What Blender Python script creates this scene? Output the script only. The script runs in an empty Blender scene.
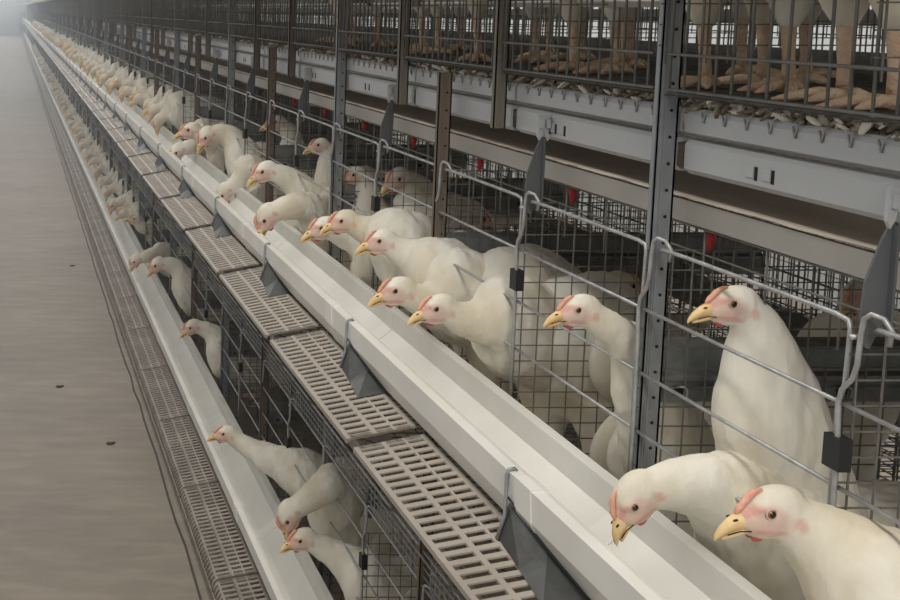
import bpy, bmesh, math, random
from mathutils import Vector, Matrix
from mathutils.geometry import interpolate_bezier
R = math.radians
random.seed(7)
C = bpy.context.scene.collection
SC = bpy.context.scene

# ------------------------------------------------------------------ camera, world, lights, exposure
U = 0.0012          # metres per layout unit
YN = 1.44           # spacing of the steel uprights along the row
ZC = 1.56           # eye height
F = 1200.0
DEL = math.atan(870 / 10500.0 * 1200 / 870)
PX, PY = 12.0, 8.0 + F * math.tan(DEL)

cam_d = bpy.data.cameras.new('camera'); cam = bpy.data.objects.new('camera', cam_d); C.objects.link(cam)
cam.location = (0, 0, ZC); cam.rotation_euler = (R(90) - DEL, 0, 0)
cam_d.sensor_width = 36; cam_d.lens = 36 * F / 900
cam_d.shift_x = (450 - PX) / 900; cam_d.shift_y = -(300 - PY) / 900
cam_d.clip_start = 0.05; cam_d.clip_end = 300
SC.camera = cam

W = bpy.data.worlds.new('world'); SC.world = W; W.use_nodes = True
wn = W.node_tree.nodes; wl = W.node_tree.links
bg = wn['Background']; bg.inputs['Color'].default_value = (1.0, 0.975, 0.93, 1); bg.inputs['Strength'].default_value = 0.48

def area(name, loc, rot, sx, sy, power, col):
    l = bpy.data.lights.new(name, 'AREA'); l.shape = 'RECTANGLE'; l.size = sx; l.size_y = sy
    l.energy = power; l.color = col
    o = bpy.data.objects.new(name, l); C.objects.link(o); o.location = loc; o.rotation_euler = rot
    return o
# ceiling lamps over the aisle: a long run, plus those over the next aisle
area('aisle_lamp', (-0.12, 2.4, 3.4), (0, R(8), 0), 0.35, 5.4, 66, (1.0, 0.95, 0.87))
area('aisle_lamp', (-0.1, -2.2, 3.1), (R(24), R(8), 0), 0.9, 2.4, 88, (1.0, 0.96, 0.89))
area('aisle_lamp', (0.1, 13, 3.4), (0, R(8), 0), 0.5, 14.0, 190, (0.97, 0.97, 0.95))
area('aisle_lamp', (0, 42, 3.4), (0, R(8), 0), 0.5, 40.0, 620, (0.88, 0.95, 1.0))
area('aisle_lamp', (3.1, 9, 3.2), (0, R(-14), 0), 0.5, 24.0, 420, (1.0, 0.97, 0.92))
area('aisle_lamp', (0, 66, 3.4), (R(-50), 0, 0), 5.0, 3.0, 330, (0.9, 0.96, 1.0))

SC.view_settings.view_transform = 'Standard'; SC.view_settings.look = 'None'
SC.view_settings.gamma = 1; SC.view_settings.use_curve_mapping = False
SC.view_settings.exposure = 0.0

# ------------------------------------------------------------------ helpers
def P(xu, yn, hu):
    return Vector((xu * U, yn * YN, ZC - hu * U))
def at_x(px, py, xu):
    """point seen at a pixel, on the plane X = xu"""
    cd, sd = math.cos(DEL), math.sin(DEL)
    dx = (px - PX) / F; dy = -(py - PY) / F
    d = Vector((dx, cd + dy * sd, -sd + dy * cd))
    t = xu * U / d.x
    return Vector((0, 0, ZC)) + d * t

def mat(name, col, rough=0.6, metal=0.0, var=0.0, scale=20, bump=0.0, bscale=60, col2=None, stretch=(1, 1, 1), spec=0.5):
    m = bpy.data.materials.new(name); m.use_nodes = True
    n = m.node_tree.nodes; l = m.node_tree.links; b = n['Principled BSDF']
    b.inputs['Roughness'].default_value = rough; b.inputs['Metallic'].default_value = metal
    b.inputs['Base Color'].default_value = (*col, 1); b.inputs['Specular IOR Level'].default_value = spec
    tc = n.new('ShaderNodeTexCoord'); mp = n.new('ShaderNodeMapping'); mp.inputs['Scale'].default_value = stretch
    l.new(tc.outputs['Object'], mp.inputs[0])
    if var > 0 or col2:
        no = n.new('ShaderNodeTexNoise'); no.inputs['Scale'].default_value = scale; no.inputs['Detail'].default_value = 5
        l.new(mp.outputs[0], no.inputs[0])
        rp = n.new('ShaderNodeValToRGB'); rp.color_ramp.elements[0].position = 0.35; rp.color_ramp.elements[1].position = 0.68
        c2 = col2 or tuple(c * (1 - var) for c in col)
        rp.color_ramp.elements[0].color = (*c2, 1); rp.color_ramp.elements[1].color = (*col, 1)
        l.new(no.outputs[0], rp.inputs[0]); l.new(rp.outputs[0], b.inputs['Base Color'])
    if bump > 0:
        n2 = n.new('ShaderNodeTexNoise'); n2.inputs['Scale'].default_value = bscale; n2.inputs['Detail'].default_value = 4
        l.new(mp.outputs[0], n2.inputs[0]); bp = n.new('ShaderNodeBump'); bp.inputs['Strength'].default_value = bump
        bp.inputs['Distance'].default_value = 0.01
        l.new(n2.outputs[0], bp.inputs['Height']); l.new(bp.outputs[0], b.inputs['Normal'])
    return m

M = {}
M['steel'] = mat('galvanized_steel', (0.34, 0.36, 0.385), 0.48, 0.55, 0.25, 9, 0.15, 40)
M['beam'] = mat('galvanized_beam', (0.50, 0.52, 0.54), 0.42, 0.2, 0.18, 5, 0.1, 25, stretch=(1, 0.35, 1))
M['cross'] = mat('dull_zinc', (0.24, 0.255, 0.255), 0.5, 0.5, 0.4, 30, 0.2, 60)
M['wire'] = mat('fence_wire', (0.46, 0.47, 0.48), 0.38, 0.55, 0.3, 60)
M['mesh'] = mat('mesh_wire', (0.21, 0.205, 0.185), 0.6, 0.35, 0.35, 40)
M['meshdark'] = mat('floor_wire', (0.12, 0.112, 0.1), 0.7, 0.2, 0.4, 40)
M['guard'] = mat('guard_mesh', (0.42, 0.43, 0.435), 0.5, 0.4, 0.3, 40)
M['trough'] = mat('white_plastic', (0.74, 0.735, 0.70), 0.34, 0, 0.09, 7, 0.0, col2=(0.66, 0.655, 0.61))
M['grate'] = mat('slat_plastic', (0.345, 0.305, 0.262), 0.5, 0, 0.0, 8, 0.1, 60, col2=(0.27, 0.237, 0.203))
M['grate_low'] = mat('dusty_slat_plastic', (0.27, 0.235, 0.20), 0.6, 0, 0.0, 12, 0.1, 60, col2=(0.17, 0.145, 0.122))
M['brown'] = mat('brown_steel', (0.20, 0.15, 0.115), 0.55, 0.15, 0, 14, 0.1, 50, col2=(0.13, 0.105, 0.085), stretch=(1, 1, .25))
M['belt'] = mat('dirty_belt', (0.36, 0.30, 0.24), 0.7, 0, 0, 3, 0.2, 40, col2=(0.24, 0.195, 0.15), stretch=(1, .4, 1))
M['beltedge'] = mat('belt_edge', (0.74, 0.68, 0.58), 0.45, 0, 0, 12, col2=(0.45, 0.38, 0.29), stretch=(1, .5, 1))
M['plate'] = mat('zinc_panel', (0.42, 0.405, 0.37), 0.5, 0.2, 0.15, 8)
M['hanger'] = mat('grey_plastic', (0.105, 0.112, 0.12), 0.5, 0.1, 0.12, 20)
M['black'] = mat('black_rubber', (0.012, 0.012, 0.013), 0.55)
M['bracket'] = mat('dark_bracket', (0.055, 0.058, 0.056), 0.45, 0.35, 0.35, 25, 0.1, 50)
M['hole'] = mat('hole_dark', (0.01, 0.01, 0.01), 0.9)
M['red'] = mat('red_plastic', (0.42, 0.02, 0.02), 0.45)
M['beak'] = mat('beak', (0.66, 0.42, 0.17), 0.38, 0, 0, 60, col2=(0.74, 0.56, 0.30))
M['comb'] = mat('comb', (0.66, 0.27, 0.18), 0.55, 0, 0, 90, 0.3, 200, col2=(0.70, 0.38, 0.27))
M['red_skin'] = mat('red_skin', (0.55, 0.10, 0.09), 0.55, 0, 0.2, 90, 0.3, 200)
M['pale_skin'] = mat('pale_earlobe', (0.60, 0.45, 0.38), 0.6, 0, 0.1, 90)
M['iris'] = mat('iris', (0.28, 0.13, 0.045), 0.12)
M['pupil'] = mat('pupil', (0.008, 0.006, 0.005), 0.08)
M['bar'] = mat('grille_bar', (0.20, 0.20, 0.19), 0.5, 0.4, 0.3, 40)
M['leg'] = mat('leg_skin', (0.72, 0.57, 0.40), 0.6, 0, 0.0, 40, 0.6, 160, col2=(0.62, 0.42, 0.30))
M['quill'] = mat('wing_feather', (0.70, 0.665, 0.575), 0.8, 0, 0.0, 9, 0.35, 45, col2=(0.60, 0.55, 0.45), stretch=(0.5, 1, 1))
M['litter'] = mat('litter', (0.40, 0.35, 0.27), 0.9, 0, 0, 55, 0.6, 120, col2=(0.07, 0.055, 0.045))
M['feather'] = mat('loose_feather', (0.66, 0.63, 0.54), 0.85, 0, 0.15, 60)
M['wall'] = mat('far_wall', (0.50, 0.53, 0.54), 0.6, 0, 0.06, 1)
M['door'] = mat('far_door', (0.60, 0.63, 0.64), 0.5, 0, 0.05, 1)

def feather_mat():
    m = bpy.data.materials.new('white_plumage'); m.use_nodes = True
    n = m.node_tree.nodes; l = m.node_tree.links; b = n['Principled BSDF']
    b.inputs['Roughness'].default_value = 0.85; b.inputs['Specular IOR Level'].default_value = 0.2
    tc = n.new('ShaderNodeTexCoord'); mp = n.new('ShaderNodeMapping'); mp.inputs['Scale'].default_value = (1, 1, .45)
    l.new(tc.outputs['Object'], mp.inputs[0])
    no = n.new('ShaderNodeTexNoise'); no.inputs['Scale'].default_value = 11; no.inputs['Detail'].default_value = 6
    l.new(mp.outputs[0], no.inputs[0])
    rp = n.new('ShaderNodeValToRGB'); rp.color_ramp.elements[0].position = .34; rp.color_ramp.elements[1].position = .6
    rp.color_ramp.elements[0].color = (0.60, 0.54, 0.42, 1); rp.color_ramp.elements[1].color = (0.745, 0.72, 0.645, 1)
    l.new(no.outputs[0], rp.inputs[0])
    at = n.new('ShaderNodeAttribute'); at.attribute_name = 'face'
    sp = n.new('ShaderNodeSeparateColor'); l.new(at.outputs['Color'], sp.inputs[0])
    n3 = n.new('ShaderNodeTexNoise'); n3.inputs['Scale'].default_value = 160; l.new(tc.outputs['Object'], n3.inputs[0])
    mr = n.new('ShaderNodeMapRange'); mr.inputs[3].default_value = .72; mr.inputs[4].default_value = 1.12
    l.new(n3.outputs[0], mr.inputs[0])
    mu = n.new('ShaderNodeMath'); mu.operation = 'MULTIPLY'; mu.use_clamp = True; l.new(sp.outputs[0], mu.inputs[0]); l.new(mr.outputs[0], mu.inputs[1])
    mx = n.new('ShaderNodeMix'); mx.data_type = 'RGBA'; l.new(mu.outputs[0], mx.inputs[0])
    l.new(rp.outputs[0], mx.inputs[6]); mx.inputs[7].default_value = (0.66, 0.44, 0.37, 1)
    mx2 = n.new('ShaderNodeMix'); mx2.data_type = 'RGBA'; l.new(sp.outputs[1], mx2.inputs[0])
    l.new(mx.outputs[2], mx2.inputs[6]); mx2.inputs[7].default_value = (0.55, 0.19, 0.16, 1)
    l.new(mx2.outputs[2], b.inputs['Base Color'])
    n2 = n.new('ShaderNodeTexNoise'); n2.inputs['Scale'].default_value = 75; n2.inputs['Detail'].default_value = 5
    l.new(mp.outputs[0], n2.inputs[0]); bp = n.new('ShaderNodeBump'); bp.inputs['Strength'].default_value = .35; bp.inputs['Distance'].default_value = .006
    l.new(n2.outputs[0], bp.inputs['Height'])
    n4 = n.new('ShaderNodeTexNoise'); n4.inputs['Scale'].default_value = 22; n4.inputs['Detail'].default_value = 3
    l.new(mp.outputs[0], n4.inputs[0]); b2 = n.new('ShaderNodeBump'); b2.inputs['Strength'].default_value = .45; b2.inputs['Distance'].default_value = .012
    l.new(n4.outputs[0], b2.inputs['Height']); l.new(bp.outputs[0], b2.inputs['Normal']); l.new(b2.outputs[0], b.inputs['Normal'])
    return m
M['plumage'] = feather_mat()

class MB:
    def __init__(s): s.v = []; s.f = []; s.sm = []
    def add(s, vs, fs, smooth=False):
        k = len(s.v); s.v += [Vector(q) for q in vs]
        s.f += [tuple(i + k for i in f) for f in fs]; s.sm += [smooth] * len(fs)
    def box(s, a, b):
        x0, y0, z0 = min(a[0], b[0]), min(a[1], b[1]), min(a[2], b[2]); x1, y1, z1 = max(a[0], b[0]), max(a[1], b[1]), max(a[2], b[2])
        s.add([(x0,y0,z0),(x1,y0,z0),(x1,y1,z0),(x0,y1,z0),(x0,y0,z1),(x1,y0,z1),(x1,y1,z1),(x0,y1,z1)],
              [(0,3,2,1),(4,5,6,7),(0,1,5,4),(1,2,6,5),(2,3,7,6),(3,0,4,7)])
    def ubox(s, x0, x1, y0, y1, h0, h1):
        s.box(P(x0, y0, h0), P(x1, y1, h1))
    def tube(s, pts, r, n=6, caps=True):
        pts = [Vector(p) for p in pts]; m = len(pts); rr = r if isinstance(r, (list, tuple)) else [r] * m
        vs = []; prev = None
        for i, p in enumerate(pts):
            t = (pts[min(i + 1, m - 1)] - pts[max(i - 1, 0)]).normalized()
            if prev is None:
                a = Vector((0, 0, 1)) if abs(t.z) < .9 else Vector((1, 0, 0))
                u = t.cross(a).normalized()
            else:
                u = (prev - t * prev.dot(t)).normalized()
            prev = u; w = t.cross(u)
            for k in range(n):
                an = 2 * math.pi * (k + .5) / n
                vs.append(p + (u * math.cos(an) + w * math.sin(an)) * rr[i])
        fs = []
        for i in range(m - 1):
            for k in range(n):
                fs.append((i*n + k, i*n + (k+1) % n, (i+1)*n + (k+1) % n, (i+1)*n + k))
        if caps: fs += [tuple(range(n - 1, -1, -1)), tuple((m-1)*n + k for k in range(n))]
        s.add(vs, fs, n > 4)
    def prof(s, pts, y0, y1):
        """closed profile in (X, h) units extruded from yn y0 to y1"""
        n = len(pts); vs = [P(x, y0, h) for x, h in pts] + [P(x, y1, h) for x, h in pts]
        fs = [(i, (i+1) % n, n + (i+1) % n, n + i) for i in range(n)] + [tuple(range(n - 1, -1, -1)), tuple(range(n, 2*n))]
        s.add(vs, fs)
    def ell(s, c, rads, ax=None, seg=16, rings=10):
        ax = ax or (Vector((1,0,0)), Vector((0,1,0)), Vector((0,0,1)))
        vs = [c - ax[2] * rads[2]]
        for i in range(1, rings):
            th = math.pi * i / rings - math.pi / 2
            for k in range(seg):
                ph = 2 * math.pi * k / seg
                vs.append(c + ax[0]*rads[0]*math.cos(th)*math.cos(ph) + ax[1]*rads[1]*math.cos(th)*math.sin(ph) + ax[2]*rads[2]*math.sin(th))
        vs.append(c + ax[2] * rads[2]); fs = []
        for k in range(seg):
            fs.append((0, 1 + (k+1) % seg, 1 + k))
            for i in range(rings - 2):
                a = 1 + i*seg; b = a + seg
                fs.append((a + k, a + (k+1) % seg, b + (k+1) % seg, b + k))
            a = 1 + (rings-2)*seg; fs.append((a + k, a + (k+1) % seg, len(vs) - 1))
        s.add(vs, fs, True)
    def mesh(s, name, origin=Vector((0,0,0))):
        me = bpy.data.meshes.new(name); me.from_pydata([tuple(v - origin) for v in s.v], [], s.f)
        me.polygons.foreach_set('use_smooth', s.sm); me.update()
        bm = bmesh.new(); bm.from_mesh(me); bmesh.ops.recalc_face_normals(bm, faces=bm.faces); bm.to_mesh(me); bm.free()
        return me
    def build(s, name, m, parent=None, origin=None):
        if parent is not None: origin = parent.location
        elif origin is None:
            xs = [v.x for v in s.v]; ys = [v.y for v in s.v]; zs = [v.z for v in s.v]
            origin = Vector(((min(xs)+max(xs))/2, (min(ys)+max(ys))/2, min(zs)))
        o = bpy.data.objects.new(name, s.mesh(name, origin)); C.objects.link(o)
        if parent is None: o.location = origin
        else: o.parent = parent
        for q in (m if isinstance(m, (list, tuple)) else [m]): o.data.materials.append(q)
        return o
def sub(o, parent):      # re-parent a mesh built in its thing's space below a part
    o.parent = parent
def tag(o, label, cat, group=None):
    o['label'] = label; o['category'] = cat
    if group: o['group'] = group
    return o
def thing(name, loc, label, cat, group=None):
    o = bpy.data.objects.new(name, None); C.objects.link(o); o.location = loc; o.empty_display_size = .05
    return tag(o, label, cat, group)
KIDS = {}
def copy_tree(o, dloc, parent=None):
    c = o.copy(); C.objects.link(c)
    if parent is not None: c.parent = parent
    else: c.location = o.location + Vector(dloc)
    for ch in KIDS.setdefault(o.name, list(o.children)): copy_tree(ch, dloc, c)
    return c
ORD = ['nearest', 'second nearest', 'third nearest', 'fourth nearest', 'fifth nearest', 'sixth nearest', 'seventh nearest', 'eighth nearest', 'ninth nearest', 'tenth nearest', 'eleventh nearest', 'twelfth nearest']
def ordl(k, what, where, group):
    """label of the k-th of a receding run: the near ones are singled out, the far ones cannot be told apart"""
    if k < len(ORD): return '%s %s, %s' % (ORD[k], what, where)
    return 'far %s beyond twelve, %s' % (what, where)
T = 665
TIER = {1: 'lower tier', 2: 'upper trough tier', 3: 'top tier behind the upright grille'}

# ------------------------------------------------------------------ structure
hz = MB(); hz.box((-1.55, 3.0, .01), (4.15, 71.8, 4.4))
hm = bpy.data.materials.new('dust_haze'); hm.use_nodes = True; hn = hm.node_tree.nodes; hn.remove(hn['Principled BSDF'])
hv = hn.new('ShaderNodeVolumeScatter'); hv.inputs['Color'].default_value = (.86, .93, 1, 1); hv.inputs['Density'].default_value = 0.021; hv.inputs['Anisotropy'].default_value = .2
hm.node_tree.links.new(hv.outputs[0], hn['Material Output'].inputs['Volume'])
o = hz.build('dust_haze', hm); o['kind'] = 'stuff'; tag(o, 'thin bluish dust haze filling the far part of the house', 'haze')
def concrete():
    m = mat('aisle_concrete', (0.245, 0.207, 0.165), 0.62, 0, 0, 1.6, 0.12, 30, col2=(0.195, 0.166, 0.134), stretch=(.7, 1, 1))
    n = m.node_tree.nodes; l = m.node_tree.links; b = n['Principled BSDF']
    src = b.inputs['Base Color'].links[0].from_socket
    tc = n.new('ShaderNodeTexCoord'); mp = n.new('ShaderNodeMapping'); mp.inputs['Scale'].default_value = (1, 3.2, 1)
    l.new(tc.outputs['Object'], mp.inputs[0])
    no = n.new('ShaderNodeTexNoise'); no.inputs['Scale'].default_value = 5; no.inputs['Detail'].default_value = 8; l.new(mp.outputs[0], no.inputs[0])
    rp = n.new('ShaderNodeValToRGB'); rp.color_ramp.elements[0].position = .42; rp.color_ramp.elements[1].position = .75
    rp.color_ramp.elements[0].color = (.86, .86, .86, 1); rp.color_ramp.elements[1].color = (1.12, 1.12, 1.12, 1); l.new(no.outputs[0], rp.inputs[0])
    mx = n.new('ShaderNodeMix'); mx.data_type = 'RGBA'; mx.blend_type = 'MULTIPLY'; mx.inputs[0].default_value = 1
    l.new(src, mx.inputs[6]); l.new(rp.outputs[0], mx.inputs[7]); l.new(mx.outputs[2], b.inputs['Base Color'])
    return m
fm = MB(); fm.box((-1.6, -3, -.1), (4.2, 76, 0)); fl = fm.build('floor', concrete(), origin=Vector((0,0,0))); fl['kind'] = 'structure'
crack = MB()   # the joint where the slab meets the plinth of the row
pts = []; y = 1.0
while y < 70:
    pts.append((0.503 + random.uniform(-.004, .004), y, 0.0005)); y += .18
crack.tube(pts, 0.0045, 4)
o = crack.build('trim_1', mat('joint', (0.06, 0.05, 0.042), .9)); o['kind'] = 'structure'
w = MB(); w.box((-1.6, 72, 0), (4.2, 72.2, 4.5)); o = w.build('wall_end', M['wall']); o['kind'] = 'structure'
w = MB(); w.box((4.2, -3, 0), (4.4, 72, 4.5)); o = w.build('wall_right', M['wall']); o['kind'] = 'structure'
w = MB(); w.box((-1.4, 71.9, 0), (0.30, 72, 2.4))
for x in (-.9, -.45, -.02, .2): w.box((x, 71.86, 0), (x + .03, 71.92, 2.4))
w.box((-1.4, 71.86, 1.12), (.3, 71.92, 1.18)); o = w.build('door_1', M['door']); o['kind'] = 'structure'

cb = thing('control_box', Vector((.60, 69, 0)), 'grey control box with two round white lights by the far wall', 'control box')
m_ = MB(); m_.box((.44, 68.9, .05), (.78, 69.2, 1.35)); m_.build('housing', M['cross'], cb)
for z in (.92, .66):
    m_ = MB(); m_.tube([(.60, 68.9, z), (.60, 68.84, z)], .07, 16); m_.build('round_light', M['feather'], cb)  # unlit white discs standing in for the two lights

# ------------------------------------------------------------------ the rack : posts
def post(yn, x0, w, h_top, h_bot, m, name, label, cat, group, holes=True):
    t = thing(name, P(x0 + w/2, yn, h_bot), label, cat, group)
    g = MB(); d = .007; th = 2.0
    g.ubox(x0, x0 + w, yn, yn + th*U/YN, h_top, h_bot)                  # web
    g.ubox(x0, x0 + th, yn, yn + d, h_top, h_bot); g.ubox(x0 + w - th, x0 + w, yn, yn + d, h_top, h_bot)
    g.ubox(x0 + w*.30, x0 + w*.30 + 1.6, yn - .0018, yn, h_top, h_bot)  # pressed ribs
    nf = len(g.f)
    if holes:
        h = h_top + 30
        while h < h_bot - 10:
            g.tube([P(x0 + w*.64, yn - .0006, h), P(x0 + w*.64, yn + .001, h)], 1.7*U, 8); h += 27
    o = g.build('channel', [m, M['hole']], t)
    for p_ in o.data.polygons:
        if p_.index >= nf: p_.material_index = 1
    return t
mp_ = post(1.0, 648, 21, -900, 1298, M['steel'], 'upright_post', '', 'post', 'full height steel uprights')
for k in range(1, 46):
    o = mp_ if k == 1 else copy_tree(mp_, (0, (k - 1)*YN, 0))
    tag(o, ordl(k - 1, 'full-height grey steel upright', 'passing through all tiers', None), 'post', 'full height steel uprights' if k <= 12 else 'far full height steel uprights')
bp_ = post(1.5, 641, 20, 96, 1298, M['brown'], 'brown_post', '', 'post', 'brown half uprights')
for k in range(0, 30):
    o = bp_ if k == 0 else copy_tree(bp_, (0, k*YN, 0))
    tag(o, ordl(k, 'brown channel post', 'ending just above the pale beam', None), 'post', 'brown posts' if k < 12 else 'far brown posts')
sp_ = post(1 + 1/3., 644, 17, -520, 160, M['steel'], 'short_post', '', 'post', 'short posts', holes=False)
kk = 0
for k in range(0, 75):
    if k % 3 == 2: continue
    o = sp_ if k == 0 else copy_tree(sp_, (0, k*YN/3, 0))
    if k % 7 in (3, 4) or k == 0: 
        for c in o.children:
            if c.name.startswith('channel'):
                c.data = c.data.copy(); c.data.materials[0] = M['brown'] if k else mat('dusty_brown_steel', (.23, .21, .18), .55, .3, .2, 12)
    tag(o, ordl(kk, 'short upright', 'between the top grilles', None), 'post', 'short posts' if kk < 12 else 'far short posts'); kk += 1

# ------------------------------------------------------------------ beams, belt, panels, per tier
def long_run(builder, y0, length, n, what, where, cat, group):
    """n equal lengths end to end, the first built and the rest copied"""
    t = builder(y0, y0 + length)
    for k in range(n):
        o = t if k == 0 else copy_tree(t, (0, k*length*YN, 0))
        tag(o, ordl(k, what, where, None), cat, group if k < 12 else 'far ' + group)
    return t
def S3(pts, off): return [(x*1.03, h*1.03 + off) for x, h in pts]
def upper_beam(off):
    def f(y0, y1):
        t = thing('upper_beam', P(655, y0, 121 + off), '', 'beam')
        g = MB(); y1 -= .006; g.prof(S3([(654, 98), (652, 102), (652, 119), (660, 123), (662, 121), (655, 117), (655, 100), (690, 98), (690, 96), (656, 96)], off), y0, y1)
        g.build('profile', M['beam'], t)
        q = MB()
        for i in range(int((y1 - y0) / .028)):       # wire ends hooked over the beam edge
            yy = y0 + .012 + i*.0285
            q.tube([P(676, yy, 97+off), P(670.5, yy, 99.5+off), P(670.5, yy + .002, 111+off)], 1.0*U, 5)
            q.tube([P(670.5, yy + .002, 111+off), P(670.5, yy + .005, 101+off)], 1.0*U, 5)
        q.build('wire_hooks', M['guard'], t)
        return t
    return f
def lower_beam(off):
    def f(y0, y1):
        t = thing('lower_beam', P(655, y0, 160 + off), '', 'beam')
        g = MB(); g.prof(S3([(653, 126), (650, 130), (650, 154), (656, 159), (664, 159), (664, 157), (657, 157), (653, 153), (653, 131), (668, 128), (668, 126)], off), y0 + .004, y1 - .012)
        g.build('profile', M['beam'], t)
        for s_ in (.62,):
            yy = y0 + (y1 - y0)*s_
            for a in (0, .020):
                q = MB(); q.prof(S3([(650, 137), (648.6, 138), (648.6, 148), (650, 149)], off), yy + a, yy + a + .010)
                b_ = q.build('pressed_tab', M['beam'], t)
                q = MB(); q.prof(S3([(650, 138), (649.6, 138), (649.6, 150), (650, 150)], off), yy + a - .0035, yy + a); q.build('slot', M['hole'], t)
        return t
    return f
for off, where in ((0, 'under the top tier grille'), (T, 'under the slatted ledge, mostly hidden'), (-T, 'unseen, added high above the top tier')):  # topmost run is out of view, added along with the shading belt
    if off == T: continue
    n = 150 if off == 0 else 150
    long_run(upper_beam(off), 2/3., 1/3., n, 'narrow beam with hooked wire ends', where, 'beam', 'narrow beams %s' % where)
    long_run(lower_beam(off), 2/3., 1/3., n, 'broad pale beam with pressed tabs', where, 'beam', 'broad beams %s' % where)

def ragged(xc, h, y0, y1, wd):
    vs = []; fs = []; n = int((y1 - y0) / .02)
    for i in range(n + 1):
        y = y0 + (y1 - y0)*i/n; a = random.uniform(0, 1.0); b = random.uniform(0, 1.6)
        vs += [P(xc - a, y, h), P(xc + wd, y, h - .4), P(xc + wd, y, h + 1.2), P(xc - a, y, h + 1.4 + b)]
    for i in range(n):
        for k in range(4): fs.append((4*i + k, 4*i + (k+1) % 4, 4*i + 4 + (k+1) % 4, 4*i + 4 + k))
    return vs, fs
def manure_belt(off, label):
    t = thing('manure_belt', P(900, .3, 210 + off), label, 'belt')
    g = MB(); g.ubox(682, 1640, .3, 48, 188.5+off, 191+off); g.build('belt_sheet', M['belt'], t)
    vs, fs = ragged(680, 187.5+off, .3, 30, 5); g = MB(); g.add(vs, fs); g.ubox(680, 685, 30, 48, 187.5+off, 190+off); g.build('belt_edge', M['beltedge'], t)
    g = MB(); g.prof([(682, 193+off), (684, 216+off), (688, 218+off), (688, 193+off)], .3, 48); g.build('side_panel', M['plate'], t)
    return t
manure_belt(0, 'long brown soiled manure belt with bright edge below the pale beams')
manure_belt(T, 'manure belt hidden under the upper cages, above the lower tier')
manure_belt(-T, 'unseen manure belt added over the top tier cages to shade them')  # out of view, added to block overhead light from the tiers below

# ------------------------------------------------------------------ feed troughs
def trough_builder(off):
    prof = [(516, 478), (518, 511), (534, 542), (549, 554), (579, 554), (618, 519), (620, 490), (631, 490), (631, 488), (617, 488),
            (615, 517), (577, 550), (550, 550), (537, 539), (522, 510), (520.5, 481), (534, 481.5), (534, 478.5), (528, 477)]
    def f(y0, y1):
        t = thing('feed_trough', P(557, y0, 538 + off), '', 'feed trough')
        g = MB(); g.prof([(x, h + off) for x, h in prof], y0, y1 - .002); g.build('channel', M['trough'], t)
        g = MB(); g.prof([(514.8, 476.6+off), (516.8, 511+off), (532.8, 543+off), (548.6, 555.2+off), (579.4, 555.2+off), (619.3, 519.4+off), (621, 491.4+off), (616, 489.5+off), (614, 516.6+off), (576.6, 549+off), (550.6, 549+off), (538, 538.4+off), (523, 509.8+off), (521.6, 482+off), (534.5, 482.4+off), (534.5, 477.4+off), (528, 476+off)], y1 - .02, y1 + .012)
        g.build('joint_sleeve', M['trough'], t)
        return t
    return f
for off, where, cat in ((0, 'in the upper tier trough line'), (T, 'in the lower tier trough line'), (-T, 'in the trough line above the picture')) and ((0, 'in the upper tier trough line', 1), (T, 'in the lower tier trough line', 1), (-T, 'in the top tier trough line', 1)):
    long_run(trough_builder(off), .35, .625, 76, 'length of white feed trough', where, 'feed trough', 'trough lengths %s' % where)

# trough brackets: folded dark plate and a hook over the rim
def bracket(off, yn):
    t = thing('trough_bracket', P(540, yn, 600 + off), '', 'bracket')
    g = MB()
    far = [(518, 512), (507, 548), (524, 545), (536, 541)]; near = [(536, 543), (492, 551.5), (524, 545.5), (562, 556)]
    mid = [(527, 530), (500, 550), (524, 545.4), (549, 553)]
    vs = [P(x, yn, h+off) for x, h in far] + [P(x, yn - .06, h+off) for x, h in mid] + [P(x, yn - .12, h+off) for x, h in near]
    fs = [(3,2,1,0), (8,9,10,11)]
    for a in (0, 4): fs += [(a+i, a+(i+1) % 4, a+4+(i+1) % 4, a+4+i) for i in range(4)]
    g.add(vs, fs)
    g.tube([P(515.5, yn - .002, 505+off), P(525, yn - .06, 528+off), P(534, yn - .12, 543+off)], 1.3*U, 6)
    g.build('plate', M['bracket'], t)
    g = MB(); g.tube([P(505, yn - .004, 549+off), P(512, yn - .004, 524+off), P(513.4, yn - .002, 495+off), P(514.2, yn, 482+off), P(517, yn, 475.5+off), P(522, yn, 475+off), P(525, yn, 479+off)], 2.0*U, 8)
    g.build('hook', M['steel'], t)
    return t
b0 = bracket(0, 1.0)
for k in range(40):
    o = b0 if k == 0 else copy_tree(b0, (0, k*.5*YN, 0))
    tag(o, ordl(k, 'dark folded bracket', 'hooked under the upper white trough', None), 'bracket', 'brackets under the upper trough' if k < 12 else 'far brackets under the upper trough')

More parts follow.
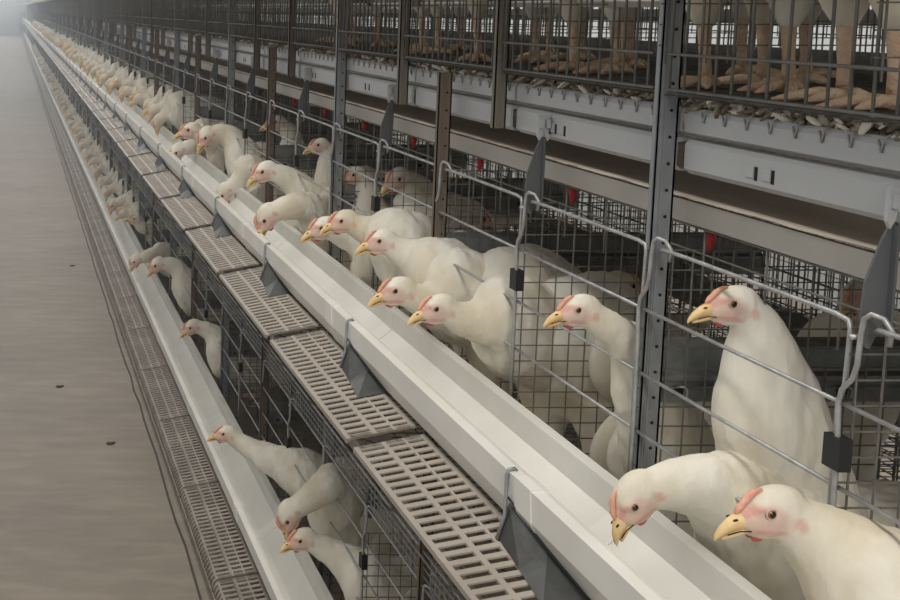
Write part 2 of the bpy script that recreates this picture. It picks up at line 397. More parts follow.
# ------------------------------------------------------------------ slatted ledge panels
def ledge(off, m, nslot, pitch, curl):
    def f(y0, y1):
        hz = lambda x: 563 - .2*(x - 441) + off
        y1e = y0 + nslot*pitch + .008
        g = MB()
        def pt(x, y, dh=0): return P(x, y, hz(x) + dh)
        def slab(xa, xb, ya, yb, t=2.6, ha=0, hb=0):
            g.add([pt(xa,ya,ha), pt(xb,ya,hb), pt(xb,yb,hb), pt(xa,yb,ha), pt(xa,ya,t+ha), pt(xb,ya,t+hb), pt(xb,yb,t+hb), pt(xa,yb,t+ha)],
                  [(0,3,2,1),(4,5,6,7),(0,1,5,4),(1,2,6,5),(2,3,7,6),(3,0,4,7)])
        for a, b in [(441, 446), (475, 481), (502, 505), (525, 531)]: slab(a, b, y0, y1e, 3.2, -.1, -.1)
        if curl: slab(473, 476, y0, y1e, 6, -3, -2)
        for i in range(nslot + 1):
            y = y0 + i*pitch
            slab(446, 525, y, y + pitch*(.42 if curl else .46), 2.0)
        slab(446, 525, y0, y0 + .010); slab(446, 525, y1e - .010, y1e)
        if curl:                      # curled outer lip of short ribs
            for i in range(nslot + 1):
                y = y0 + i*pitch; w_ = pitch*.42
                c = [(445, 0), (439, 2), (435, 7), (433, 15), (433, 24)]
                for (x1, d1), (x2, d2) in zip(c, c[1:]): slab(x2, x1, y, y + w_, 3, d2, d1)
            slab(431, 434, y0, y1e, 4, 22, 22)
        else:
            slab(440, 442, y0, y1e, 6, 0, 0)
        t = g.build('slatted_ledge_panel', m)
        return t
    return f
long_run(ledge(0, M['grate'], 23, .0168, False), .43, .42, 100, 'slatted taupe ledge panel', 'under the upper trough', 'slatted panel', 'slatted ledge panels of the upper tier')
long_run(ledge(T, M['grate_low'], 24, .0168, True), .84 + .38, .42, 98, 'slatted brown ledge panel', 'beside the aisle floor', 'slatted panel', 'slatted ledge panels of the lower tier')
long_run(ledge(-T, M['grate'], 23, .0168, False), 1.2, .42, 90, 'slatted ledge panel', 'above the top tier', 'slatted panel', 'slatted ledge panels of the top tier')

# ------------------------------------------------------------------ guard mesh strip above the lower fence
def guard(y0, y1):
    t = thing('guard_mesh', P(643, y0, 900), '', 'wire mesh')
    g = MB()
    g.tube([P(646, y0, 846), P(646, y1, 846)], 2.4*U, 6); g.tube([P(646, y0, 903), P(646, y1, 903)], 2.0*U, 6)
    g.build('edge_wires', M['wire'], t)
    g = MB()
    for h in range(860, 903, 14): g.tube([P(647, y0, h), P(647, y1, h)], 1.15*U, 4, False)
    n = int((y1 - y0) / 0.0165)
    for i in range(n): 
        y = y0 + 0.0165*i
        g.tube([P(648, y, 847), P(648, y, 903)], 1.15*U, 4, False)
    g.build('fine_mesh', M['guard'], t)
    return t
long_run(guard, .5, 1.0, 44, 'length of fine wire guard mesh', 'strung below the slatted ledge', 'wire mesh', 'guard mesh strips')
# cross wires between ledge and guard
def stays(y0, y1):
    g = MB()
    for i in range(6):
        y = y0 + (y1-y0)*i/6
        g.tube([P(440, y, 590), P(540, y + .004, 665), P(650, y, 700)], 1.3*U, 5)
    g.tube([P(446, y0, 594), P(446, y1, 594)], 1.5*U, 5)
    g.tube([P(540, y0, 665), P(540, y1, 665)], 1.5*U, 5)
    return g.build('wire_rack', M['meshdark'])
long_run(stays, .5, 1.0, 30, 'length of dark wire rack', 'hung in the gap below the slatted ledge', 'wire rack', 'wire racks below the ledge')

# ------------------------------------------------------------------ cage doors (wire fence), hangers, clips
def door(off, y0, y1):
    """bars run from the near end y0 to the far end y1"""
    X = 647
    t = thing('cage_door', P(X, y0, 520 + off), '', 'cage door')
    r = 2.05*U
    g = MB(); ya, yb = y0 + .003, y1 - .016
    g.tube([P(X + 3, yb, 242+off), P(X, yb - .006, 239+off), P(X, yb - .04, 238+off), P(X, ya + .014, 238+off), P(X, ya + .002, 240+off), P(X, ya, 246+off), P(X, ya + .001, 290+off), P(X, ya + .006, 306+off), P(X, ya + .006, 510+off)], r, 8)
    for h in (306, 373, 435): g.tube([P(X, y1 + .004, h+off), P(X, ya + .005, h+off)], r*.9, 8)
    g.build('wire_frame', M['wire'], t)
    g = MB(); hx = X - 3
    g.tube([P(hx + 8, yb - .010, 250+off), P(hx + 8, yb - .011, 238+off), P(hx + 5, yb - .007, 230+off), P(hx, yb - .002, 228+off), P(hx, yb + .004, 233+off), P(hx, yb + .006, 246+off), P(hx, yb + .007, 270+off),
            P(hx, yb + .010, 282+off), P(hx, yb + .019, 294+off), P(hx, yb + .021, 306+off), P(hx, yb + .019, 340+off), P(hx, yb + .018, 420+off), P(hx, yb + .018, 512+off)], r*1.0, 8)
    g.build('latch_hook', M['wire'], t)
    return t
def hanger(off, yn):
    t = thing('door_hanger', P(652, yn, 360 + off), '', 'hanger')
    def plate(poly, ya, yb, g):
        n = len(poly)
        vs = [P(x, yn + ya, h+off) for x, h in poly] + [P(x, yn + yb, h+off) for x, h in poly]
        g.add(vs, [(i, (i+1) % n, n+(i+1) % n, n+i) for i in range(n)] + [tuple(range(n-1, -1, -1)), tuple(range(n, 2*n))])
    g = MB(); plate([(661, 160), (655, 174), (645, 206), (644, 228), (645, 254), (652, 258), (657, 246), (665, 230), (667, 207), (667, 182), (666, 160)], -.009, -.007, g)
    plate([(662, 162), (664, 162), (664, 240), (662, 242)], -.014, -.009, g)
    g.build('blade', M['hanger'], t)
    g = MB(); plate([(653, 134), (656, 132), (668, 132), (669, 136), (669, 158), (666, 165), (663, 158), (661, 150), (659, 158), (656, 164), (653, 158)], -.014, -.011, g)
    plate([(655, 137), (659, 137), (659, 148), (655, 148)], -.018, -.014, g); plate([(662, 137), (667, 137), (667, 148), (662, 148)], -.018, -.014, g)
    plate([(667, 136), (669, 136), (669, 156), (667, 156)], -.014, .004, g)
    g.build('top_bracket', M['beam'], t)
    g = MB(); g.tube([P(641, yn - .004, 250+off), P(653, yn - .004, 250+off)], 2*U, 8); g.build('pin', M['wire'], t)
    g = MB(); g.box(P(640.5, yn - .0035, 332+off), P(650.5, yn + .0125, 358+off)); g.build('clip', M['black'], t)
    return t
for off, nm, n in ((0, 'upper', 80), (T, 'lower', 80)):
    d0 = door(off, .5, .75)
    for k in range(0 if off == 0 else 1, n):
        o = d0 if k == (0 if off == 0 else 1) else copy_tree(d0, (0, (k - (0 if off == 0 else 0))*.25*YN - (0), 0))
        if off and k == 1: o.location.y += .25*YN
        tag(o, ordl(k, 'four-bar wire cage door', 'in the %s fence over the white trough' % nm, None), 'cage door', '%s cage doors' % nm if k < 12 else 'far %s cage doors' % nm)
    h0 = hanger(off, .75)
    for k in range(50):
        o = h0 if k == 0 else copy_tree(h0, (0, k*.5*YN, 0))
        tag(o, ordl(k, 'grey hanger blade with black clip', 'on the %s wire fence' % nm, None), 'hanger', '%s hangers' % nm if k < 12 else 'far %s hangers' % nm)

# ------------------------------------------------------------------ cage inside: partitions, cross channels, floors, rear mesh
def partition(off, yn, h0, h1, name='mesh_partition'):
    g = MB(); r = .95*U; x = 652
    while x < 1150: g.tube([P(x, yn, h0+off), P(x, yn, h1+off)], r, 4, False); x += 20.6
    h = h0
    while h <= h1: g.tube([P(646, yn + .0015, h+off), P(1150, yn + .0015, h+off)], r, 4, False); h += 20.6
    return g.build(name, M['mesh'])
for off, nm, ha, n in ((0, 'upper', 285, 26), (T, 'lower', 240, 20), (-T, 'top', 640, 20)):
    p0 = partition(off, .75, 245 if off == 0 else 290, 720)
    for k in range(n):
        o = p0 if k == 0 else copy_tree(p0, (0, k*.25*YN, 0))
        tag(o, ordl(k, 'wire mesh partition', 'between cages of the %s tier' % nm, None), 'wire mesh', '%s tier partitions' % nm if k < 12 else 'far %s tier partitions' % nm)
def channel(off, yn):
    t = thing('cross_channel', P(900, yn, 408 + off), '', 'channel')
    g = MB(); a = yn + .006
    pr = [(a + .03, 347), (a + .006, 349), (a + .002, 374), (a - .004, 377), (a - .004, 382), (a, 384), (a, 406), (a + .014, 408), (a + .014, 406.5), (a + .002, 404), (a + .003, 380), (a + .008, 350), (a + .03, 348.5)]
    n = len(pr); vs = [P(658, y, h+off) for y, h in pr] + [P(1150, y, h+off) for y, h in pr]
    g.add(vs, [(i, (i+1) % n, n+(i+1) % n, n+i) for i in range(n)] + [tuple(range(n)), tuple(range(2*n-1, n-1, -1))]); g.build('profile', M['cross'], t)
    for x in (690, 860, 1030):
        q = MB(); q.ubox(x - 5, x + 5, a - .0012, a - .0004, 389+off, 398+off); q.build('slot', M['hole'], t)
        q = MB(); q.tube([P(x - 3, a - .003, 389+off), P(x + 3, a - .006, 388+off), P(x + 6, a - .006, 391+off), P(x + 6, a - .006, 399+off), P(x + 3, a - .003, 401+off)], 1.1*U, 6); q.build('hook', M['wire'], t)
    return t
c0 = channel(0, 1.0)
for k in range(16):
    o = c0 if k == 0 else copy_tree(c0, (0, k*.5*YN, 0))
    tag(o, ordl(k, 'dark zinc cross channel', 'inside the upper cages', None), 'channel', 'cross channels')
c0 = channel(T, 1.5)
for k in range(8):
    o = c0 if k == 0 else copy_tree(c0, (0, k*.5*YN, 0))
    tag(o, ordl(k, 'dark zinc cross channel', 'inside the lower tier cages', None), 'channel', 'lower cross channels')

def wire_floor(off, hf, y0, y1, name='cage_floor'):
    g = MB(); x = 656
    while x < 1640: g.tube([P(x, y0, hf+off), P(x, y1, hf+off)], 1.3*U, 4, False); x += 22
    y = y0
    while y < y1: g.tube([P(650, y, hf+2+off), P(1640, y, hf+2+off)], 1.2*U, 4, False); y += .018
    return g.build(name, M['meshdark'])
for off, nm, hf in ((0, 'upper trough', 728), (T, 'lower trough', 585), (-T, 'top', 749)):
    if off == T: continue
    f0 = wire_floor(off, hf, .4, 1.4)
    for k in range(14):
        o = f0 if k == 0 else copy_tree(f0, (0, k*YN, 0))
        tag(o, ordl(k, 'wire grid floor section', 'of the %s tier cages' % nm, None), 'cage floor', '%s tier floors' % nm)

def rear_mesh(off, h0, h1, y0, y1, X=1150):
    g = MB(); h = h0
    while h <= h1: g.tube([P(X, y0, h+off), P(X, y1, h+off)], 1.3*U, 4, False); h += 24
    y = y0
    while y < y1: g.tube([P(X + 2, y, h0+off), P(X + 2, y, h1+off)], 1.2*U, 4, False); y += .026
    return g.build('rear_mesh', M['mesh'])
for off, nm in ((0, 'upper trough'), (-T, 'top')):
    for X, wh in ((1150, 'centre'), (1640, 'far side')):
        f0 = rear_mesh(off, 222, 725, .4, 1.4, X)
        for k in range(14):
            o = f0 if k == 0 else copy_tree(f0, (0, k*YN, 0))
            tag(o, ordl(k, 'wire mesh section', '%s, %s tier' % (wh, nm), None), 'wire mesh', '%s %s mesh' % (nm, wh))
# long inner rails that show behind the fences
def rail(name, X0, X1, h0, h1, y0, y1, m, label, cat='rail'):
    g = MB(); g.ubox(X0, X1, y0, y1, h0, h1); o = g.build(name, m); return tag(o, label, cat)
rail('inner_rail', 1145, 1150, 100, 160, .4, 48, M['cross'], 'long dull steel rail behind the belt at the cage centre')
rail('inner_rail', 1143, 1148, 2, 24, .4, 48, M['beam'], 'long grey rail seen through the top grille')
rail('inner_rail', 1150, 1156, -22, -4, .4, 48, M['cross'], 'dark long rail above the grey one behind the top grille')
rail('inner_rail', 1625, 1640, 100, 160, .4, 48, M['beam'], 'long steel rail on the far side of the cages')
rail('inner_rail', 1150, 1160, 445, 500, .4, 48, M['cross'], 'long dark steel rail deep inside the upper cages')
# top wires of the upper cage, just below the belt panel
def top_wires(y0, y1):
    g = MB()
    g.tube([P(692, y0, 220), P(692, y1, 220)], 1.4*U, 5); g.tube([P(692, y0, 245), P(692, y1, 245)], 1.1*U, 5)
    for i in range(12): 
        y = y0 + (y1-y0)*i/12; g.tube([P(692, y, 205), P(692, y, 285)], 1.2*U, 5)
    return g.build('top_wire_panel', M['mesh'])
long_run(top_wires, .4, 1.0, 16, 'length of upper cage wires', 'below the grey panel', 'wire mesh', 'top wires of the upper cages')
# drinking line with red nipples
def drink(y0, y1):
    t = thing('drinking_line', P(704, y0, 240), '', 'drinking line')
    g = MB(); g.tube([P(708, y0, 214), P(708, y1, 214)], 8*U, 8); g.build('pipe', M['plate'], t)
    g = MB(); g.tube([P(706, y0 + .01, 222), P(706, y0 + .01, 232), P(705, y0 + .01, 245)], [5*U, 5*U, 1.5*U], 10); g.build('nipple', M['red'], t)
    return t
long_run(drink, .735, .25, 44, 'length of drinking pipe with a red nipple', 'inside the upper cages', 'drinking line', 'drinking line')

# ------------------------------------------------------------------ top tier grille
def grille(y0, y1):
    t = thing('grille_panel', P(646, y0, 82), '', 'grille')
    a, b = y0 + .022, y1 - .012; X = 650
    r = 1.6*U
    for xx, hh in ((X, 80), (X - 2.5, 45), (X, -260)):
        g = MB(); g.tube([P(xx, a - .01, hh), P(xx, b, hh)], r, 6); g.build('rail', M['bar'], t)
    g = MB(); n = 15
    for i in range(n):
        y = a + (b - a)*i/(n - 1); g.tube([P(X, y, 80), P(X, y, -260)], r*.95, 6)
    g.build('upright_bars', M['bar'], t)
    return t
long_run(grille, 2/3., 1/3., 50, 'upright barred grille', 'of the top tier', 'grille', 'top grilles')
def drip(yn):
    g = MB()
    for a, b in (((735, -8), (745, -1)), ((745, -1), (768, -1)), ((768, -1), (785, -14))):
        g.prof([a, b, (b[0], b[1] - 2), (a[0], a[1] - 2)], yn, yn + .21)
    return g.build('drip_tray', M['trough'])
d0 = drip(1.1)
for k in range(50):
    o = d0 if k == 0 else copy_tree(d0, (0, k*.25*YN, 0)); tag(o, ordl(k, 'white drip tray', 'inside the top tier near eye level', None), 'drip tray', 'drip trays')
rail('water_pipe', 756, 766, -16, -9, .6, 30, M['cross'], 'long thin pipe carrying the white drip trays of the top tier', 'pipe')
# feathers and droppings heaped on the narrow beam
rnd = random.Random(3)
g = MB(); fz = MB()
y = .62
while y < 9:
    for q in range(7):
        x = rnd.uniform(673, 710); s_ = rnd.uniform(1.6, 5.6)
        c = P(x, y + rnd.uniform(-.02, .02), 98 - rnd.uniform(0, 7)); ax = Matrix.Rotation(rnd.uniform(0, 3), 3, 'Z') @ Matrix.Rotation(rnd.uniform(-.9, .9), 3, 'Y')
        tgt = g if rnd.random() < .78 else fz
        tgt.ell(c, (s_*2.0*U, s_*.75*U, s_*.5*U), (ax @ Vector((1,0,0)), ax @ Vector((0,1,0)), ax @ Vector((0,0,1))), 7, 5)
    y += .0085
o = g.build('litter_heap', M['litter']); o['kind'] = 'stuff'; tag(o, 'dark dried droppings and litter heaped on the narrow beam below the grille', 'litter')
o = fz.build('loose_feathers', M['feather']); o['kind'] = 'stuff'; tag(o, 'pale loose feather scraps lying among the litter on the beam', 'feathers')
# debris on the aisle
for px, py, lab in ((59, 387, 'dark dropping on the aisle floor, the nearer of two'), (72, 266, 'small dark dropping farther along the aisle floor'), (14, 57, 'dark scrap on the aisle floor near the far end'), (110, 444, 'small brown speck beside the joint in the floor')):
    cd, sd = math.cos(DEL), math.sin(DEL); dx = (px - PX)/F; dy = -(py - PY)/F
    d = Vector((dx, cd + dy*sd, -sd + dy*cd)); c = Vector((0,0,ZC)) + d*(-ZC/d.z)
    s_ = .010 if py > 100 else .12
    g = MB(); g.ell(c + Vector((0,0,.003)), (s_*1.5, s_*1.2, .004), None, 9, 5); g.ell(c + Vector((s_*1.4, s_, .002)), (s_*.8, s_*.5, .003), None, 7, 5)
    tag(g.build('dropping', mat('dropping', (.06, .05, .04), .9)), lab, 'dropping')

from mathutils import noise
# ------------------------------------------------------------------ birds
DG = bpy.context.evaluated_depsgraph_get
def loft(mb, rings, n=14):
    """rings: (centre, axis a, axis b, radius a, radius b)"""
    vs = []
    for c, a, b, ra, rb in rings:
        for k in range(n):
            t = 2*math.pi*k/n; vs.append(c + a*ra*math.cos(t) + b*rb*math.sin(t))
    m = len(rings); fs = []
    for i in range(m - 1):
        for k in range(n): fs.append((i*n+k, i*n+(k+1) % n, (i+1)*n+(k+1) % n, (i+1)*n+k))
    fs += [tuple(range(n-1, -1, -1)), tuple((m-1)*n+k for k in range(n))]
    mb.add(vs, fs, True)
def curve_loft(mb, pts, ra, rb=None, side=None, n=16):
    rb = rb or ra; m = len(pts); rings = []
    for i, p in enumerate(pts):
        t = (pts[min(i+1, m-1)] - pts[max(i-1, 0)]).normalized()
        s = side - t*side.dot(t) if side is not None else t.cross(Vector((0, 0, 1)))
        if s.length < .1: s = t.orthogonal()
        s = s.normalized(); u = t.cross(s)
        rings.append((p, u, s, ra[i], rb[i]))
    loft(mb, rings, n)
def lerp_list(keys, n):
    out = []
    for i in range(n):
        t = i/(n-1)
        for (t0, v0), (t1, v1) in zip(keys, keys[1:]):
            if t <= t1 + 1e-9: q = (t - t0)/(t1 - t0); q = q*q*(3-2*q)*.5 + q*.5; out.append(v0 + (v1 - v0)*q); break
    return out

def make_bird(eye, yaw=0, pitch=0, roll=0, chest=None, tail=None, floor_z=0.0, voxel=.004, scale=1.1, body_r=.098, neck_k=1.0,
              parts=True, parent_label=('', '', None), near_side=-1, alert=0.0, origin=None, nb=(.09, .10), comb=1.0, tailf=True, cup=.75):
    y, p = R(yaw), R(pitch)
    f = Vector((-math.cos(p)*math.cos(y), -math.cos(p)*math.sin(y), math.sin(p))).normalized()
    s = Vector((0, 0, 1)).cross(f)
    s = s.normalized() if s.length > .05 else Vector((0, 1, 0))
    u = f.cross(s).normalized()
    if roll: q = Matrix.Rotation(R(roll), 3, f); s = q @ s; u = q @ u
    k = scale
    ns = s if s.y < 0 else -s                       # side towards the camera
    Cc = eye - f*.009*k - u*.005*k - ns*.013*k
    L = lambda a, b, c=0: Cc + f*a*k + u*b*k + s*c*k
    mb = MB(); ax = (f, s, u)
    # skull, brow, face, cheek, throat
    mb.ell(L(-.003, 0), (.026*k, .0165*k, .0205*k), ax, 20, 14)
    mb.ell(L(.014, -.003), (.017*k, .0125*k, .0145*k), ax, 18, 12)
    mb.ell(L(.004, -.010), (.022*k, .0125*k, .012*k), ax, 18, 12)
    mb.ell(L(-.012, -.006), (.017*k, .0158*k, .016*k), ax, 18, 12)
    for c in (.0105, -.0105):                          # brow ridge and ear tuft
        mb.ell(L(.010, .0095, c), (.009*k, .0045*k, .0032*k), ax, 10, 8)
        mb.ell(L(-.010, -.001, c*1.35), (.0055*k, .003*k, .0065*k), ax, 10, 8)
    # neck
    bd = (chest - tail).normalized()                   # body axis towards the chest
    h0 = L(-.010, -.006)
    c1 = h0 + (-u*.75 - f*.75).normalized()*nb[0]*k
    c2 = chest + (bd*.45 + Vector((0, 0, cup + alert)))*nb[1]
    c3 = chest - bd*.06 - Vector((0, 0, .015))
    pts = interpolate_bezier(h0, c1, c2, c3, 22)
    rad = [min(r*(1 + (neck_k - 1)*min(1, i/9)), .08*body_r/.1) for i, r in enumerate(lerp_list([(0, .0185*k), (.15, .023*k), (.4, .034), (.7, .053), (1, .076)], 22))]
    curve_loft(mb, pts, rad, [r*.93 for r in rad], None, 18)
    # body
    Lb = (chest - tail).length; bside = bd.cross(Vector((0, 0, 1))).normalized(); bup = bside.cross(bd)
    st = [(-.02, .022, .03), (.08, .042, .05), (.22, .075, .078), (.42, .097, .094), (.62, .102, .097), (.8, .092, .088), (.93, .08, .078), (1.04, .05, .05)]
    kr = body_r/.1
    rings = [(tail + bd*Lb*t + bup*(.02*(1 - t) if t < .3 else 0), bup, bside, rv*kr, rl*kr*.93) for t, rv, rl in st]
    loft(mb, rings, 20)
    # tail feathers, folded
    tb = tail + bup*.03
    if tailf: loft(mb, [(tb + bd*.06, bup, bside, .035*kr, .05*kr), (tb - bd*.02 + bup*.02, bup, bside, .02*kr, .045*kr), (tb - bd*.10 + bup*.05, bup, bside, .008, .028*kr)], 12)
    # thighs
    mid = tail + bd*Lb*.5
    legs = []
    for c in (1, -1):
        a = mid + bside*c*.045*kr - bup*.05*kr; b = Vector((mid.x + bside.x*c*.05, mid.y + bside.y*c*.05, max(floor_z + .075, a.z - .13)))
        if a.z - floor_z > .09:
            pts2 = [a.lerp(b, t) for t in (0, .35, .7, 1)]
            curve_loft(mb, pts2, [.045*kr, .036*kr, .022*kr, .011], None, Vector((0, 1, 0)), 12)
        legs.append(b)
    org = origin if origin is not None else Vector((mid.x, mid.y, floor_z))
    me = mb.mesh('tmp', org); tmp = bpy.data.objects.new('tmp', me); C.objects.link(tmp)
    r = tmp.modifiers.new('r', 'REMESH'); r.mode = 'VOXEL'; r.voxel_size = voxel; r.use_smooth_shade = True
    sm = tmp.modifiers.new('s', 'SMOOTH'); sm.factor = .5; sm.iterations = 3 if voxel < .006 else 2
    ev = tmp.evaluated_get(DG()); bm_ = bpy.data.meshes.new_from_object(ev); bpy.data.objects.remove(tmp)
    bm_.name = 'body'
    for pl in bm_.polygons: pl.use_smooth = True
    hc = Cc - org; bb = bmesh.new(); bb.from_mesh(bm_)
    vv = [v for v in bb.verts if (v.co - hc).length > .052*k]
    for _ in range(16 if voxel < .005 else (8 if voxel < .007 else 3)): bmesh.ops.smooth_vert(bb, verts=vv, factor=.5, use_axis_x=True, use_axis_y=True, use_axis_z=True)
    nk = [v for v in vv if (v.co + org - chest).length < .17]
    for _ in range(0 if voxel > .007 else 24): bmesh.ops.smooth_vert(bb, verts=nk, factor=.5, use_axis_x=True, use_axis_y=True, use_axis_z=True)
    bb.normal_update()
    for v in vv:
        w_ = min(1, ((v.co - hc).length - .052*k)/.05); q = v.co + org
        v.co += v.normal*w_*(.0065*noise.noise(Vector((q.x*26, q.y*26, q.z*14))) + .0022*noise.noise(Vector((q.x*90, q.y*90, q.z*38))))
    bb.to_mesh(bm_); bb.free()
    ca = bm_.color_attributes.new('face', 'FLOAT_COLOR', 'POINT')
    Co = Cc - org; data = []; fs_ = .78 if parts else .28
    for v in bm_.vertices:
        d = v.co - Co
        if d.length < .06*k:
            a, b, c = d.dot(f)/k, d.dot(u)/k, abs(d.dot(s))/k
            e = ((a - .015)/.0185)**2 + ((b + .001 + (a-.02)*.05)/.0125)**2
            pk = max(0, min(1, (1.25 - e)/.55))
            e3 = ((a - .002)/.013)**2 + ((b + .0075)/.007)**2
            pk = max(pk, .75*max(0, min(1, (1.2 - e3)/.6)))
            e2 = ((a - .010)/.013)**2 + ((b + .0125 + (.010 - a)*.25)/.0034)**2
            e4 = ((a + .012)/.004)**2 + ((b + .008)/.0065)**2
            e5 = ((a - .022)/.010)**2 + ((b - .0075 + (a - .02)*.4)/.0032)**2
            rd = max(max(0, min(1, (1.3 - e)/.8)) for e in (e2, e4, e5))
            if c < .004: rd *= .4
            data += [pk*fs_, rd*.6*fs_, 0, 1]
        else: data += [0, 0, 0, 1]
    ca.data.foreach_set('color', data)
    bm_.materials.clear(); bm_.materials.append(M['plumage'])
    body = bpy.data.objects.new('body' if parts else 'white_chicken', bm_); C.objects.link(body)
    # beak
    def beakmesh():
        g = MB()
        up = []
        for t, a, b, rv, rl in ((0, .021, -.0020, .0080, .0085), (.25, .028, -.0018, .0074, .0070), (.5, .0360, -.0036, .0058, .0052), (.75, .0440, -.0070, .0040, .0034), (.93, .0492, -.0112, .0021, .0018), (1, .0505, -.0138, .0006, .0006)):
            up.append((L(a, b), u, s, rv*k, rl*k))
        loft(g, up, 14)
        lo = []
        for a, b, rv, rl in ((.020, -.0085, .0040, .0075), (.030, -.0098, .0034, .0058), (.038, -.0118, .0025, .0040), (.0445, -.0138, .0010, .0016)):
            lo.append((L(a, b), u, s, rv*k, rl*k))
        loft(g, lo, 12)
        return g
    def combmesh():
        g = MB(); rings = []
        for a, b, hgt, wd in ((.0305, .0040, .0006, .0010), (.0285, .0062, .0030, .0026), (.0250, .0098, .0044, .0030), (.0215, .0128, .0040, .0028), (.0180, .0156, .0050, .0028), (.0145, .0176, .0038, .0024), (.0110, .0192, .0040, .0022), (.0075, .0200, .0022, .0018), (.0050, .0202, .0006, .0008)):
            nrm = (u*.8 + f*.6).normalized()
            rings.append((L(a, b), nrm, s, hgt*k*comb*.62, wd*k))
        loft(g, rings, 12)
        return g
    if not parts:
        # far bird: one mesh, bill and comb joined in with their own material
        bmx = bmesh.new(); bmx.from_mesh(bm_)
        bm_.materials.append(M['beak']); bm_.materials.append(M['comb'])
        for gi, gm in ((1, beakmesh()), (2, combmesh())):
            t_ = gm.mesh('t', org); n0 = len(bmx.faces); bmx.from_mesh(t_); bmx.faces.ensure_lookup_table()
            for fc in bmx.faces[n0:]: fc.material_index = gi
        bmx.to_mesh(bm_); bmx.free()
        body.location = org
        return body
    root = thing('white_chicken', org, parent_label[0], 'chicken', parent_label[2])
    body.parent = root
    bk = beakmesh().build('beak', M['beak'], root)
    g = MB()
    for c in (1, -1): g.ell(L(.033, .0015, c*.0044), (.0024*k, .0012*k, .0009*k), (f, s, u), 8, 6)
    g.build('nostril', M['hole'], root).parent = bk
    g = MB()
    for c in (1, -1): g.tube([L(.024, -.0085, c*.0088), L(.032, -.0072, c*.0068), L(.041, -.0095, c*.004)], .00055*k, 5)
    g.build('gape', M['hole'], root).parent = bk
    combmesh().build('comb', M['comb'], root)
    for c in (1, -1):
        g = MB(); ec = L(.009, .005, c*.0118); g.ell(ec, (.0047*k,)*3, (f, s, u), 16, 12)
        e = g.build('eye', M['iris'], root)
        g = MB(); g.ell(ec + s*c*.0022*k, (.0033*k, .0029*k, .0033*k), (f, s, u), 14, 10); g.build('pupil', M['pupil'], root).parent = e
        # eyelid ring
        g = MB(); ring = [ec + s*c*.0022*k + (f*math.cos(t) + u*math.sin(t)*.9)*.0044*k for t in [2*math.pi*i/16 for i in range(17)]]
        g.tube(ring, .0008*k, 6, False); g.build('eyelid', M['pale_skin'], root).parent = e
        g = MB(); g.ell(L(-.0125, -.0095, c*.0148), (.0026*k, .0012*k, .0042*k), (f, s, u), 10, 8); g.build('earlobe', M['red_skin'], root)
    g = MB()
    for c in (1, -1): g.ell(L(.016, -.0168, c*.0035), (.0062*k, .0018*k, .0045*k), (f, s, u), 10, 8)
    g.build('wattle', M['red_skin'], root)
    # wings
    for c in (1, -1):
        g = MB(); cc = tail + bd*Lb*.50 + bside*c*.078*kr + bup*.012
        tip = (bd*.97 + bup*.22).normalized(); n_ = bside*c
        g.ell(cc, (Lb*.40, .020*kr, .060*kr), (tip, n_, n_.cross(tip)), 22, 14)
        for j in range(4 if tailf and voxel < .005 and eye.z < ZC - .3 and abs(eye.x - .68) > .1 else 0):
            g.ell(cc - tip*Lb*(.16 + .06*j) + n_.cross(tip)*(.02 - .016*j)*kr*(1 if c > 0 else -1), (Lb*.22, .0145*kr, .026*kr), (tip, n_, n_.cross(tip)), 14, 10)
        g.build('wing', M['quill'], root)
    # legs
    for c, b in zip((1, -1), legs):
        if b.z - floor_z < .03: b = Vector((b.x, b.y, floor_z + .06))
        build_leg(root, b, Vector((b.x + .005, b.y, floor_z + .006)), bd)
    return root
def build_leg(root, top, foot, fwd, k=1.0):
    fx = Vector((fwd.x, fwd.y, 0)).normalized(); g = MB()
    kn = top.lerp(foot, .05)
    g.tube([top + Vector((0,0,.012)), kn, top.lerp(foot, .5), foot], [.0085*k, .0082*k, .0066*k, .0085*k], 10)
    sd = Vector((-fx.y, fx.x, 0))
    for ang, ln in ((0, .062), (32, .052), (-32, .052), (176, .026)):
        d = (fx*math.cos(R(ang)) + sd*math.sin(R(ang)))
        g.tube([foot, foot + d*ln*.45 + Vector((0,0,.003)), foot + d*ln*.85 - Vector((0,0,.001)), foot + d*ln*1.15 - Vector((0,0,.004))], [.0085*k, .0065*k, .0052*k, .0012], 8)
    return g.build('leg', M['leg'], root)

FL2 = P(0, 0, 725).z; FL1 = P(0, 0, 725 + 530).z * 0 + P(0, 0, 1248).z; FL3 = P(0, 0, 83).z
GU, GL = None, None
def bird_at(label, ex, ey, xe, yaw, pitch, cx, cyn, ch, tx, tyn, th, floor_z=FL2, group=None, **kw):
    """eye seen at pixel (ex, ey) on plane X = xe; chest and tail given as layout points"""
    e = at_x(ex, ey, xe)
    y0 = e.y / YN
    return make_bird(e, yaw, pitch, chest=P(cx, y0 + cyn, ch), tail=P(tx, y0 + tyn, th), floor_z=floor_z, parent_label=(label, '', group), **kw)
B = bird_at
